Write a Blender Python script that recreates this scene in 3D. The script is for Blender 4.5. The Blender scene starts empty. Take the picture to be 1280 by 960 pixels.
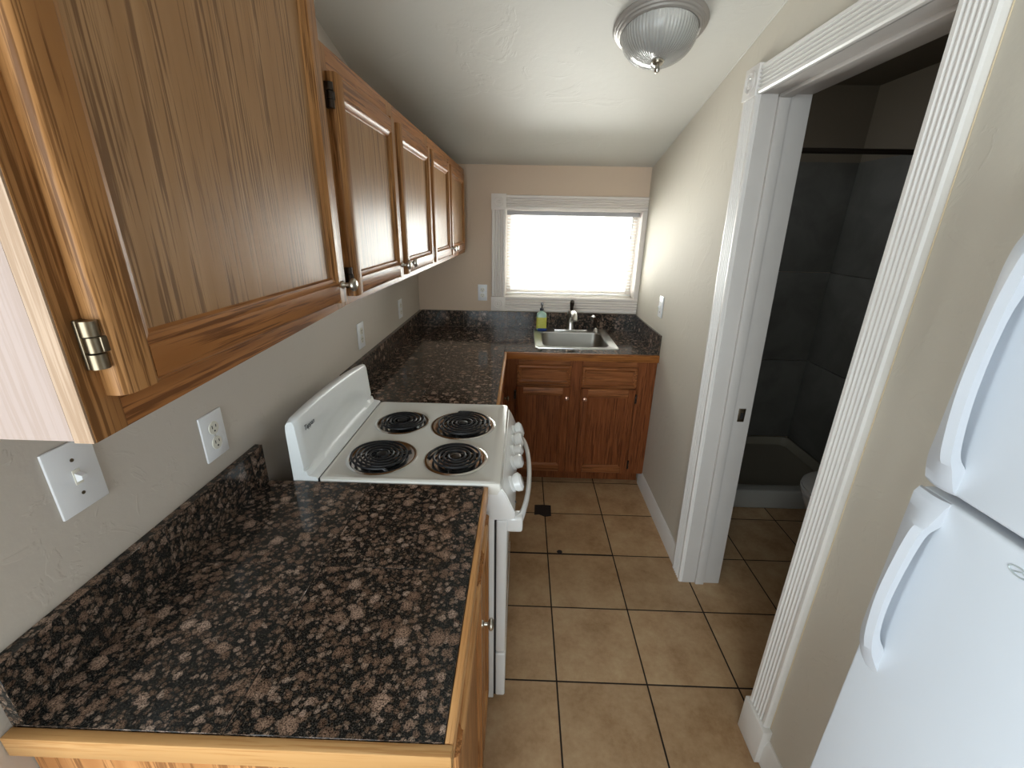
import bpy, bmesh, math, random
from mathutils import Vector, Matrix
random.seed(4)
SC = bpy.context.scene
COL = SC.collection
PI = math.pi

# ------------------------------------------------------------------ camera
R_ = Vector((0.99949265, 0.02620311, 0.01810656)); U_ = Vector((-0.02603315, 0.34456719, 0.93840062)); F_ = Vector((-0.01835009, 0.93839589, -0.34507452))
cam = bpy.data.cameras.new('camera'); cam.sensor_width = 36; cam.lens = 544.68 * 36 / 1280; cam.clip_start = .02
co = bpy.data.objects.new('camera', cam); COL.objects.link(co)
m = Matrix.Identity(4)
for i in range(3):
    m[i][0] = R_[i]; m[i][1] = U_[i]; m[i][2] = -F_[i]
m[0][3], m[1][3], m[2][3] = 0.7323, 0.0, 1.6284
co.matrix_world = m
SC.camera = co

# ------------------------------------------------------------------ materials
class NT:
    def __init__(s, name):
        s.m = bpy.data.materials.new(name); s.m.use_nodes = True
        s.t = s.m.node_tree; s.n = s.t.nodes; s.b = s.n['Principled BSDF']
    def node(s, ty, **kw):
        n = s.n.new(ty)
        for k, v in kw.items():
            if k in n.inputs.keys() if isinstance(k, str) else False: n.inputs[k].default_value = v
            else: setattr(n, k, v)
        return n
    def l(s, a, b): s.t.links.new(a, b)
    def math(s, op, a, b=None, c=None, clamp=False):
        n = s.n.new('ShaderNodeMath'); n.operation = op; n.use_clamp = clamp
        for i, v in enumerate((a, b, c)):
            if v is None: continue
            if isinstance(v, (int, float)): n.inputs[i].default_value = v
            else: s.l(v, n.inputs[i])
        return n.outputs[0]
    def noise(s, vec, scale, detail=2, rough=.5, dist=0):
        n = s.n.new('ShaderNodeTexNoise'); n.inputs['Scale'].default_value = scale; n.inputs['Detail'].default_value = detail
        n.inputs['Roughness'].default_value = rough; n.inputs['Distortion'].default_value = dist
        if vec: s.l(vec, n.inputs['Vector'])
        return n
    def ramp(s, fac, stops, interp='LINEAR'):
        n = s.n.new('ShaderNodeValToRGB'); n.color_ramp.interpolation = interp
        e = n.color_ramp.elements
        while len(e) > 1: e.remove(e[-1])
        e[0].position = stops[0][0]; e[0].color = (*stops[0][1], 1) if len(stops[0][1]) == 3 else stops[0][1]
        for p, c in stops[1:]:
            x = e.new(p); x.color = (*c, 1)
        s.l(fac, n.inputs[0]); return n.outputs[0]
    def mix(s, fac, a, b, mode='MIX'):
        n = s.n.new('ShaderNodeMix'); n.data_type = 'RGBA'; n.blend_type = mode
        for i, v in ((0, fac), (6, a), (7, b)):
            if isinstance(v, (int, float)): n.inputs[i].default_value = v
            elif isinstance(v, tuple): n.inputs[i].default_value = (*v, 1)
            else: s.l(v, n.inputs[i])
        return n.outputs[2]
    def objco(s, island=True, geo=False):
        tc = s.n.new('ShaderNodeTexCoord')
        out = tc.outputs['Object']
        if geo:
            g = s.n.new('ShaderNodeNewGeometry'); return g.outputs['Position']
        if island:
            g = s.n.new('ShaderNodeNewGeometry'); oi = s.n.new('ShaderNodeObjectInfo')
            r = s.math('ADD', s.math('MULTIPLY', g.outputs['Random Per Island'], 13.7), s.math('MULTIPLY', oi.outputs['Random'], 9.1))
            cx = s.n.new('ShaderNodeCombineXYZ')
            for i in range(3): s.l(r, cx.inputs[i])
            a = s.n.new('ShaderNodeVectorMath'); a.operation = 'ADD'; s.l(out, a.inputs[0]); s.l(cx.outputs[0], a.inputs[1])
            out = a.outputs[0]
        return out
    def scale(s, vec, sc):
        n = s.n.new('ShaderNodeMapping'); n.inputs['Scale'].default_value = sc; s.l(vec, n.inputs['Vector']); return n.outputs[0]
    def bump(s, h, strength, dist=.001):
        n = s.n.new('ShaderNodeBump'); n.inputs['Strength'].default_value = strength; n.inputs['Distance'].default_value = dist
        s.l(h, n.inputs['Height']); s.l(n.outputs[0], s.b.inputs['Normal'])
    def set(s, **kw):
        names = dict(rough='Roughness', metal='Metallic', coat='Coat Weight', spec='Specular IOR Level', trans='Transmission Weight', ior='IOR', alpha='Alpha')
        for k, v in kw.items():
            i = s.b.inputs[names[k]]
            if isinstance(v, (int, float)): i.default_value = v
            else: s.l(v, i)
        return s
    def color(s, c):
        if isinstance(c, tuple): s.b.inputs['Base Color'].default_value = (*c, 1)
        else: s.l(c, s.b.inputs['Base Color'])

def plain(name, c, rough=.5, metal=0, var=.05, vs=8, bump=0, bs=200, coat=0):
    t = NT(name); v = t.objco(False)
    n = t.noise(v, vs, 3)
    f = t.math('MULTIPLY_ADD', n.outputs[0], var * 2, 1 - var)
    hs = t.node('ShaderNodeHueSaturation'); hs.inputs['Color'].default_value = (*c, 1); t.l(f, hs.inputs['Value'])
    t.color(hs.outputs[0]); t.set(rough=rough, metal=metal, coat=coat)
    if bump:
        t.bump(t.noise(v, bs, 3).outputs[0], bump)
    return t.m

def oak(name, axis, lo, hi, pore, rough=.36, ring=26, spread=7.0, coat=.06):
    t = NT(name); v = t.objco(True)
    sc = [1, 1, 1]; sc[axis] = .085
    vs = t.scale(v, sc)
    n = t.noise(vs, spread, 1.5, .4)
    rings = t.math('SINE', t.math('MULTIPLY', n.outputs[0], ring * 3.0))
    rings = t.math('MULTIPLY_ADD', rings, .5, .5)
    sc2 = [1, 1, 1]; sc2[axis] = .028
    fine = t.noise(t.scale(v, sc2), 230, 3, .6)
    band = t.noise(vs, 26, 3, .6)
    f = t.math('ADD', t.math('MULTIPLY', rings, .42), t.math('MULTIPLY', band.outputs[0], .62))
    c = t.ramp(f, [(.2, lo), (.75, hi)])
    # dark open pores, denser in the early wood
    th = t.math('MULTIPLY_ADD', rings, -.13, .565)
    d = t.math('SUBTRACT', t.math('SUBTRACT', 1, fine.outputs[0]), th)
    pm = t.math('MULTIPLY', d, 9, clamp=True)
    c = t.mix(t.math('MULTIPLY', pm, .75), c, pore)
    t.color(c); t.set(rough=rough, coat=coat, spec=.09)
    t.b.inputs['Coat Roughness'].default_value = .24
    t.bump(t.math('SUBTRACT', 1, pm), .12, .0006)
    return t.m

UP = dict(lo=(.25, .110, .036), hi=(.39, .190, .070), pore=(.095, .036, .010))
LOW = dict(lo=(.165, .050, .017), hi=(.255, .084, .030), pore=(.07, .020, .007))  # reddish oak, darkened further: shade on the lower cabinets put into the colour
M = {}
M['oak_z'] = oak('oak_vertical_grain', 2, **UP)
M['oak_y'] = oak('oak_lengthwise_grain', 1, lo=(.27, .105, .030), hi=(.38, .160, .052), pore=(.09, .030, .010))
M['oak_panel'] = oak('oak_panel_grain', 2, lo=(.30, .160, .070), hi=(.385, .22, .105), pore=(.12, .058, .026), spread=5.0, ring=26)
M['low_z'] = oak('shaded_red_oak_vertical', 2, **LOW)
M['low_x'] = oak('shaded_red_oak_crosswise', 0, lo=(.20, .066, .022), hi=(.34, .130, .048), pore=(.07, .022, .007))  # same shade worked into the rail colours
M['low_y'] = oak('shaded_red_oak_lengthwise', 1, **LOW)
M['trim_x'] = oak('pine_edge_crosswise', 0, lo=(.44, .235, .088), hi=(.54, .31, .13), pore=(.38, .18, .06), ring=8)
M['trim_y'] = oak('pine_edge_lengthwise', 1, lo=(.50, .24, .085), hi=(.66, .36, .15), pore=(.36, .15, .05), ring=10)
M['nose_x'] = oak('sink_edge_wood', 0, lo=(.25, .088, .022), hi=(.33, .125, .034), pore=(.12, .04, .014), ring=10)
M['near_z'] = oak('base_oak_vertical', 2, lo=(.36, .15, .05), hi=(.52, .25, .095), pore=(.16, .06, .02), ring=18)
M['maple'] = oak('pale_end_veneer', 2, lo=(.355, .270, .235), hi=(.375, .290, .255), pore=(.33, .245, .205), ring=2, rough=.6, coat=.1)
M['maple_edge'] = oak('pale_edge_wood', 2, lo=(.36, .245, .165), hi=(.42, .295, .205), pore=(.29, .185, .115), ring=10, rough=.5, coat=.2)

def granite():
    t = NT('brown_granite'); v = t.objco(True)
    w = t.noise(v, 45, 2); w2 = t.node('ShaderNodeVectorMath', operation='MULTIPLY_ADD')
    t.l(w.outputs['Color'], w2.inputs[0]); w2.inputs[1].default_value = (.010, .010, .010); t.l(v, w2.inputs[2])
    def vor(scale, rnd=1):
        n = t.n.new('ShaderNodeTexVoronoi'); n.inputs['Scale'].default_value = scale; n.inputs['Randomness'].default_value = rnd
        t.l(w2.outputs[0], n.inputs['Vector']); return n
    fine = t.noise(v, 420, 4, .75); fine2 = t.noise(v, 170, 3, .65)
    base = t.ramp(fine.outputs[0], [(.42, (.004, .005, .005)), (.54, (.018, .018, .017)), (.66, (.10, .08, .062))])
    speck = t.ramp(fine.outputs[0], [(.40, (.06, .06, .06)), (.47, (.55, .53, .52)), (.54, (1, 1, 1)), (.70, (1.4, 1.35, 1.3))])
    c = base
    for scale, lo_, hi_, cols in ((115, .15, .70, ((.085, .057, .040), (.16, .108, .076), (.27, .20, .155))), (60, .10, .62, ((.13, .082, .056), (.23, .150, .106), (.38, .28, .22))), (31, .0, .56, ((.19, .120, .084), (.31, .205, .148), (.46, .33, .26)))):
        vo = vor(scale); sp_ = t.n.new('ShaderNodeSeparateColor'); t.l(vo.outputs['Color'], sp_.inputs[0])
        rad = t.math('MULTIPLY_ADD', sp_.outputs[0], hi_ - lo_, lo_)
        dn = t.math('MULTIPLY_ADD', fine2.outputs[0], .34, t.math('SUBTRACT', vo.outputs['Distance'], .17))
        e = t.math('MULTIPLY', t.math('SUBTRACT', rad, dn), 12, clamp=True)
        col_ = t.ramp(sp_.outputs[1], [(0, cols[0]), (.55, cols[1]), (1, cols[2])])
        # paler rim around each eye
        rim = t.math('MULTIPLY_ADD', t.math('SUBTRACT', 1, t.math('MULTIPLY', t.math('ABSOLUTE', t.math('SUBTRACT', t.math('SUBTRACT', rad, dn), .12)), 9, clamp=True)), -.45, 1.08)
        rg = t.n.new('ShaderNodeCombineColor'); [t.l(rim, rg.inputs[i]) for i in range(3)]
        col_ = t.mix(1, t.mix(1, col_, speck, 'MULTIPLY'), rg.outputs[0], 'MULTIPLY')
        c = t.mix(e, c, col_)
    t.color(c); t.set(rough=.10, spec=.32)
    t.bump(t.noise(v, 25, 2).outputs[0], .05, .002)
    return t.m
M['granite'] = granite()
M['grout_dark'] = plain('dark_tile_joint', (.015, .014, .013), .7)

def paint(name, c, scale=60, strength=.25, blot=.03, rough=.75):
    t = NT(name); v = t.objco(geo=True)
    n = t.noise(v, 2.0, 2); f = t.math('MULTIPLY_ADD', n.outputs[0], blot * 2, 1 - blot)
    hs = t.node('ShaderNodeHueSaturation'); hs.inputs['Color'].default_value = (*c, 1); t.l(f, hs.inputs['Value']); t.color(hs.outputs[0])
    a = t.noise(v, scale, 3, .55)
    k = t.noise(v, scale * .16, 4, .6, 1.2)
    kk = t.ramp(k.outputs[0], [(.56, (0, 0, 0)), (.60, (1, 1, 1)), (.68, (1, 1, 1)), (.72, (0, 0, 0))])
    h = t.math('ADD', t.math('MULTIPLY', a.outputs[0], .6), t.math('MULTIPLY', kk, .5))
    t.bump(h, strength, .003); t.set(rough=rough, spec=.3)
    return t.m
M['wall'] = paint('beige_wall_paint', (.56, .50, .435))
M['wall_back'] = paint('tan_back_wall_paint', (.66, .515, .39))
M['wall_right'] = paint('cream_wall_paint', (.60, .55, .465), 38, .35)
M['ceiling'] = paint('ceiling_paint', (.64, .615, .56), 30, .3, .04, .6)
M['bathwall'] = paint('dimmed_bathroom_paint', (.15, .12, .085))  # beige-grey paint darkened; the dim bathroom is put into the colour
M['white'] = plain('white_gloss_trim', (.80, .775, .74), .35, var=.03)
M['white_warm'] = plain('aged_white_trim', (.70, .665, .63), .4, var=.05)
M['white_win'] = plain('warm_white_window_trim', (.78, .715, .66), .4, var=.03)
M['jamb'] = plain('shaded_jamb_white', (.50, .465, .435), .45, var=.06)  # white trim darkened: shade on jambs and soffit put into the colour
M['enamel'] = plain('white_enamel', (.86, .86, .85), .18, var=.02, coat=.4)
M['bg_enamel'] = plain('backguard_enamel', (.84, .86, .86), .38, var=.02, coat=.1)
M['cream_enamel'] = plain('cooktop_enamel', (.74, .72, .665), .17, var=.03, coat=.4)
M['fridge'] = plain('refrigerator_white', (.66, .695, .745), .40, var=.015, bump=.05, bs=320)
M['fridge_h'] = plain('refrigerator_handle_plastic', (.52, .54, .58), .5, var=.02)
M['gasket'] = plain('grey_gasket', (.26, .28, .31), .6)
M['black'] = plain('black_rubber', (.012, .012, .013), .5)
M['coil'] = plain('burner_coil_black', (.016, .016, .018), .42, metal=.3)
M['plate'] = plain('white_plastic_plate', (.80, .80, .81), .3, var=.01)
M['ivory'] = plain('ivory_plastic', (.74, .71, .62), .35, var=.01)
M['chrome'] = plain('chrome', (.80, .80, .80), .12, metal=1, var=.03)
M['steel'] = plain('brushed_stainless', (.62, .61, .58), .30, metal=1, var=.08, bump=.05)
M['steel_in'] = plain('shaded_basin_steel', (.30, .29, .265), .38, metal=1, var=.1)  # darker copy of the steel: shade inside the basin put into the colour
M['nickel'] = plain('brushed_nickel', (.55, .52, .46), .28, metal=1)
M['brass'] = plain('antique_brass', (.21, .165, .11), .36, metal=1, var=.2, vs=60)
M['bronze'] = plain('dark_bronze', (.05, .038, .03), .4, metal=.8)
M['copper'] = plain('copper_knob', (.75, .47, .36), .25, metal=.9)
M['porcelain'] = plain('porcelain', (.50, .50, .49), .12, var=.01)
M['tub'] = plain('dimmed_shower_acrylic', (.20, .175, .13), .35, var=.05)  # pale acrylic darkened, carries the bathroom gloom in its colour
M['curb'] = plain('dimmed_curb_acrylic', (.30, .285, .255), .3)  # white curb darkened the same way for the unlit room
M['sponge'] = plain('blue_sponge', (.03, .07, .28), .9, bump=.5, bs=300)
M['blind'] = plain('white_blind_slats', (.85, .85, .84), .5, var=.01)
_t = M['blind'].node_tree; _tb = _t.nodes.new('ShaderNodeBsdfTranslucent'); _tb.inputs[0].default_value = (.9, .9, .88, 1); _mx = _t.nodes.new('ShaderNodeMixShader'); _mx.inputs[0].default_value = .4
_t.links.new(_t.nodes['Principled BSDF'].outputs[0], _mx.inputs[1]); _t.links.new(_tb.outputs[0], _mx.inputs[2]); _t.links.new(_mx.outputs[0], _t.nodes['Material Output'].inputs[0])
M['blindrail'] = plain('grey_head_rail', (.42, .41, .42), .4)
M['logo'] = plain('dark_badge', (.05, .055, .07), .4)
M['logo_grey'] = plain('pale_grey_badge', (.5, .55, .56), .3, metal=.3)
M['chip'] = plain('dark_brown_mortar', (.018, .010, .007), .9, var=.4, vs=60, bump=.6)
M['caulk'] = plain('yellowed_caulk', (.70, .58, .40), .6)
M['pump'] = plain('black_pump_plastic', (.012, .014, .022), .3)
M['label'] = plain('yellow_green_label', (.62, .60, .10), .5, var=.25, vs=90)
M['bottle'] = plain('pale_green_bottle', (.45, .66, .55), .25, var=.05)

def floor_mat():
    t = NT('tan_ceramic_tile'); p = t.objco(geo=True); sp = t.n.new('ShaderNodeSeparateXYZ'); t.l(p, sp.inputs[0])
    T = .3423; g = .0031
    def edge(o, off):
        f = t.math('FRACT', t.math('DIVIDE', t.math('SUBTRACT', o, off - 20 * T), T))
        a = t.math('MULTIPLY', t.math('MINIMUM', f, t.math('SUBTRACT', 1, f)), T); return a
    dx = edge(sp.outputs[0], .901); dy = edge(sp.outputs[1], 1.1691)
    wide = t.math('MULTIPLY', t.math('LESS_THAN', t.math('ABSOLUTE', t.math('SUBTRACT', sp.outputs[1], 1.8537)), .01), t.math('LESS_THAN', sp.outputs[0], 1.243))
    d2 = t.math('SUBTRACT', dy, t.math('MULTIPLY', wide, .0025))
    d = t.math('MINIMUM', dx, d2)
    m_ = t.math('MULTIPLY', t.math('SUBTRACT', d, g - .0006), 900, clamp=True)
    ix = t.math('FLOOR', t.math('DIVIDE', t.math('SUBTRACT', sp.outputs[0], .901 - 20 * T), T)); iy = t.math('FLOOR', t.math('DIVIDE', t.math('SUBTRACT', sp.outputs[1], 1.1691 - 20 * T), T))
    cx = t.n.new('ShaderNodeCombineXYZ'); t.l(ix, cx.inputs[0]); t.l(iy, cx.inputs[1])
    wn = t.n.new('ShaderNodeTexWhiteNoise'); t.l(cx.outputs[0], wn.inputs['Vector'])
    va = t.node('ShaderNodeVectorMath', operation='MULTIPLY_ADD'); t.l(wn.outputs['Color'], va.inputs[0]); va.inputs[1].default_value = (5, 5, 5); t.l(p, va.inputs[2])
    n1 = t.noise(va.outputs[0], 7, 5, .62); n2 = t.noise(va.outputs[0], 55, 4, .7)
    f = t.math('ADD', t.math('MULTIPLY', n1.outputs[0], .7), t.math('MULTIPLY', n2.outputs[0], .3))
    c = t.ramp(f, [(.34, (.33, .190, .090)), (.50, (.44, .280, .150)), (.66, (.52, .36, .205))])
    br = t.math('MULTIPLY_ADD', wn.outputs['Value'], .14, .93)
    hs = t.node('ShaderNodeHueSaturation'); t.l(c, hs.inputs['Color']); t.l(br, hs.inputs['Value'])
    c = t.mix(m_, (.016, .009, .006), hs.outputs[0])
    t.color(c)
    t.set(rough=t.math('MULTIPLY_ADD', m_, -.5, .88), spec=.4)
    t.bump(t.math('ADD', m_, t.math('MULTIPLY', n2.outputs[0], .15)), .5, .0015)
    return t.m
M['floor'] = floor_mat()

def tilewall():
    t = NT('dimmed_grey_shower_tile'); p = t.objco(geo=True)
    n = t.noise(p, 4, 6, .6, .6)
    c = t.ramp(n.outputs[0], [(.35, (.10, .094, .08)), (.6, (.14, .132, .115))])  # grey-white tile darkened: lack of light in the shower put into the colours
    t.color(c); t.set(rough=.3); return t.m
M['tilewall'] = tilewall()

def glass(name, tint, rough=0.0, mixf=.12):
    t = NT(name); out = t.n['Material Output']
    tr = t.n.new('ShaderNodeBsdfTransparent'); tr.inputs[0].default_value = (*tint, 1)
    gl = t.n.new('ShaderNodeBsdfGlossy'); gl.inputs['Roughness'].default_value = rough + .02
    fr = t.n.new('ShaderNodeFresnel'); fr.inputs[0].default_value = 1.45
    mx = t.n.new('ShaderNodeMixShader'); t.l(fr.outputs[0], mx.inputs[0]); t.l(tr.outputs[0], mx.inputs[1]); t.l(gl.outputs[0], mx.inputs[2]); t.l(mx.outputs[0], out.inputs[0])
    return t.m
M['glass'] = glass('window_glass', (.96, .98, .97))
def ribglass():
    t = NT('ribbed_lamp_glass'); t.color((.80, .79, .75)); t.set(rough=.12, trans=.5, ior=1.4, coat=.3)
    v = t.objco(False); sp = t.n.new('ShaderNodeSeparateXYZ'); t.l(v, sp.inputs[0])
    a = t.math('ARCTAN2', sp.outputs[1], sp.outputs[0]); t.bump(t.math('SINE', t.math('MULTIPLY', a, 70)), .5, .002)
    return t.m
M['ribglass'] = ribglass()

# ------------------------------------------------------------------ mesh builder
class MB:
    def __init__(s): s.bm = bmesh.new()
    def _mark(s, before, mi):
        for f in s.bm.faces:
            if f.index == -1 or f not in before: f.material_index = mi
    def poly_prism(s, pts, axis, a, b, mi=0, smooth=False):
        """pts: 2-D outline; axis: 0/1/2 extrusion axis, from a to b. Outline coordinates are the other two axes in order."""
        oth = [i for i in range(3) if i != axis]
        def mk(t):
            r = []
            for p in pts:
                c = [0, 0, 0]; c[oth[0]], c[oth[1]], c[axis] = p[0], p[1], t
                r.append(s.bm.verts.new(c))
            return r
        A, B = mk(a), mk(b); n = len(pts); fs = []
        fs.append(s.bm.faces.new(A[::-1])); fs.append(s.bm.faces.new(B))
        for i in range(n):
            f = s.bm.faces.new((A[i], A[(i + 1) % n], B[(i + 1) % n], B[i])); f.smooth = smooth; fs.append(f)
        for f in fs: f.material_index = mi
        bmesh.ops.recalc_face_normals(s.bm, faces=fs)
        return A + B
    def box(s, x0, x1, y0, y1, z0, z1, bev=0, seg=2, mi=0, smooth=True):
        r = bmesh.ops.create_cube(s.bm, size=1); vs = r['verts']
        for v in vs:
            v.co = Vector(((x0 + x1) / 2 + v.co.x * (x1 - x0), (y0 + y1) / 2 + v.co.y * (y1 - y0), (z0 + z1) / 2 + v.co.z * (z1 - z0)))
        fs = set(f for v in vs for f in v.link_faces)
        for f in fs: f.material_index = mi
        if bev > 0:
            es = list(set(e for v in vs for e in v.link_edges))
            rr = bmesh.ops.bevel(s.bm, geom=es, offset=bev, segments=seg, profile=.5, affect='EDGES')
            for f in rr['faces']: f.material_index = mi; f.smooth = smooth
            return list(set(v for f in rr['faces'] for v in f.verts))
        return vs
    def tube(s, path, rad, seg=10, closed=False, mi=0, caps=True):
        path = [Vector(p) for p in path]; n = len(path)
        rs = rad if isinstance(rad, (list, tuple)) else [rad] * n
        rings = []; prev = None
        for i, p in enumerate(path):
            if closed: d = path[(i + 1) % n] - path[i - 1]
            else: d = path[min(i + 1, n - 1)] - path[max(i - 1, 0)]
            d.normalize()
            if prev is None:
                u = d.orthogonal().normalized()
            else:
                u = (prev - d * prev.dot(d)).normalized()
            prev = u; w = d.cross(u)
            rings.append([s.bm.verts.new(p + (u * math.cos(2 * PI * k / seg) + w * math.sin(2 * PI * k / seg)) * rs[i]) for k in range(seg)])
        for i in range(n if closed else n - 1):
            A, B = rings[i], rings[(i + 1) % n]
            for k in range(seg):
                f = s.bm.faces.new((A[k], A[(k + 1) % seg], B[(k + 1) % seg], B[k])); f.smooth = True; f.material_index = mi
        if caps and not closed:
            s.bm.faces.new(rings[0][::-1]).material_index = mi; s.bm.faces.new(rings[-1]).material_index = mi
        return rings
    def lathe(s, prof, c, axis=(0, 0, 1), seg=32, mi=0, sx=1, sy=1):
        """prof: list of (radius, height along axis); c: base point"""
        ax = Vector(axis).normalized(); u = Vector((1, 0, 0)) if abs(ax.x) < .9 else Vector((0, 1, 0))
        u = (u - ax * u.dot(ax)).normalized(); w = ax.cross(u); c = Vector(c); rings = []
        for r, h in prof:
            if r < 1e-6: rings.append([s.bm.verts.new(c + ax * h)])
            else: rings.append([s.bm.verts.new(c + ax * h + u * math.cos(2 * PI * k / seg) * r * sx + w * math.sin(2 * PI * k / seg) * r * sy) for k in range(seg)])
        fs = []
        for A, B in zip(rings, rings[1:]):
            for k in range(seg):
                k2 = (k + 1) % seg
                if len(A) == 1 and len(B) == 1: continue
                if len(A) == 1: f = s.bm.faces.new((A[0], B[k2], B[k]))
                elif len(B) == 1: f = s.bm.faces.new((A[k], A[k2], B[0]))
                else: f = s.bm.faces.new((A[k], A[k2], B[k2], B[k]))
                f.smooth = True; f.material_index = mi; fs.append(f)
        bmesh.ops.recalc_face_normals(s.bm, faces=fs)
    def loft(s, rings, mi=0, cap=True, smooth=True):
        V = [[s.bm.verts.new(p) for p in r] for r in rings]; n = len(V[0]); fs = []
        for A, B in zip(V, V[1:]):
            for k in range(n):
                f = s.bm.faces.new((A[k], A[(k + 1) % n], B[(k + 1) % n], B[k])); f.smooth = smooth; f.material_index = mi; fs.append(f)
        if cap:
            for r in (V[0], V[-1]):
                f = s.bm.faces.new(r); f.material_index = mi; fs.append(f)
        bmesh.ops.recalc_face_normals(s.bm, faces=fs)
        return V
    def build(s, name, mats, parent=None, origin=None, sharp=40):
        me = bpy.data.meshes.new(name)
        o_ = Vector(origin) if origin is not None else (world_org(parent) if parent else Vector((0, 0, 0)))
        for v in s.bm.verts: v.co -= o_
        s.bm.to_mesh(me); s.bm.free()
        if not isinstance(mats, (list, tuple)): mats = [mats]
        for x in mats: me.materials.append(M[x] if isinstance(x, str) else x)
        try: me.set_sharp_from_angle(angle=math.radians(sharp))
        except Exception: pass
        ob = bpy.data.objects.new(name, me); COL.objects.link(ob)
        if parent: ob.parent = parent
        if origin is not None: ob.location = o_ - (world_org(parent) if parent else Vector((0, 0, 0)))
        return ob

def world_org(o):
    v = Vector((0, 0, 0))
    while o: v += Vector(o.location); o = o.parent
    return v

def tag(o, label, cat, group=None):
    o['label'] = label; o['category'] = cat
    if group: o['group'] = group
    return o
def thing(name, label, cat, loc=(0, 0, 0), group=None):
    o = bpy.data.objects.new(name, None); COL.objects.link(o); o.location = loc; o.empty_display_size = .05
    return tag(o, label, cat, group)
def struct(o): o['kind'] = 'structure'; return o
def box_obj(name, mat, parent, *b, bev=0):
    mb = MB(); mb.box(*b, bev=bev); return mb.build(name, mat, parent)

# ------------------------------------------------------------------ room
D = 3.1526; W = 1.553; XL = -.012; WT = 1.722      # back wall, right wall face, left wall face, bathroom side of right wall
YB = -1.7
def zc(y): return 1.9886 + .2317 * (D - y)
XR = 2.86
mb = MB(); mb.box(-2.7, 3.0, YB - .15, D + .25, -.08, 0); struct(mb.build('floor', 'floor'))
mb = MB(); mb.poly_prism([(YB - .15, zc(YB - .15)), (D + .2, zc(D + .2)), (D + .2, zc(D + .2) + .08), (YB - .15, zc(YB - .15) + .08)], 0, -2.7, W + .06); struct(mb.build('ceiling', 'ceiling'))
mb = MB(); mb.poly_prism([(.25, 0), (D + .1, 0), (D + .1, zc(D + .1)), (.25, zc(.25))], 0, XL - .12, XL); struct(mb.build('wall_left', 'wall'))
mb = MB(); mb.box(-2.7, XL - .12, .9, 1.02, 0, 3.2); struct(mb.build('wall_side_room', 'wall'))
mb = MB(); mb.box(-2.7, -2.58, YB, -1.5, 0, 3.3); mb.box(-2.7, -2.58, .3, .9, 0, 3.3); mb.box(-2.7, -2.58, -1.5, .3, 0, .35); mb.box(-2.7, -2.58, -1.5, .3, 2.35, 3.3); struct(mb.build('wall_far_left', 'wall'))
w3 = bpy.data.objects.new('window_3', None); COL.objects.link(w3); w3.location = (-2.6, -.6, .35); w3['kind'] = 'structure'
# back wall with window hole
wx0, wx1, wz0, wz1 = .600, 1.526, 1.135, 1.727
mb = MB()
mb.box(XL, wx0, D, D + .15, 0, 2.02); mb.box(wx1, 3.0, D, D + .15, 0, 1.985 + .4)
mb.box(wx0, wx1, D, D + .15, 0, wz0); mb.box(wx0, wx1, D, D + .15, wz1, 2.02)
struct(mb.build('wall_back', 'wall_back'))
# right wall with doorway; far jamb of the old house leans
yn, yf0, yf1, zh = 1.032, 1.687, 1.800, 2.070
mb = MB()
JT = .02
mb.poly_prism([(yf0 + JT, 0), (D, 0), (D, zc(D) + .01), (yf1 + JT, zc(yf1 + JT) + .01), (yf1 + JT, zh + JT)], 0, W, WT)
mb.poly_prism([(.643, 0), (yn - JT, 0), (yn - JT, zc(yn - JT) + .01), (.643, zc(.643) + .01)], 0, W, WT)
mb.poly_prism([(yn - JT, zh + JT), (yf1 + JT, zh + JT), (yf1 + JT, zc(yf1 + JT) + .01), (yn - JT, zc(yn - JT) + .01)], 0, W, WT)
struct(mb.build('wall_right', 'wall_right'))
mb = MB(); mb.box(WT, 3.0, .643, .84, 0, 2.6); struct(mb.build('wall_alcove', 'wall_right'))
mb = MB(); mb.box(2.2, 2.32, YB, .643, 0, 3.2); struct(mb.build('wall_alcove_side', 'wall_right'))
mb = MB(); mb.box(W + .06, 3.0, YB - .15, .78, 2.95, 3.03); struct(mb.build('ceiling_alcove', 'ceiling'))
# wall behind the camera with a wide window
mb = MB(); mb.box(-2.7, -1.55, YB - .12, YB, 0, 3.2); mb.box(.95, 2.3, YB - .12, YB, 0, 3.2); mb.box(-1.55, .95, YB - .12, YB, 0, .35); mb.box(-1.55, .95, YB - .12, YB, 2.35, 3.2)
struct(mb.build('wall_front', 'wall'))
# bathroom shell
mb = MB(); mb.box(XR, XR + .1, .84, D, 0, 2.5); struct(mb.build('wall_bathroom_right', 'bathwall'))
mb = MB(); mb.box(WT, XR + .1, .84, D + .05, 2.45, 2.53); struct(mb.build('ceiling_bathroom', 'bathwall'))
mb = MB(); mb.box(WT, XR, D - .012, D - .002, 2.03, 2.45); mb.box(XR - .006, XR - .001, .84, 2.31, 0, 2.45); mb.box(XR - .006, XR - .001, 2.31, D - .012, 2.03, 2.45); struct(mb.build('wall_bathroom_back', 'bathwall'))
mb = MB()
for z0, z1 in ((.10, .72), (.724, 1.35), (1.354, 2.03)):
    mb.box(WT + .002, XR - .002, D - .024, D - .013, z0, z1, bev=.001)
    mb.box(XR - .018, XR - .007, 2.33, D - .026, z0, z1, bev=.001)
struct(mb.build('wall_shower_surround', 'tilewall'))

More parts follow.
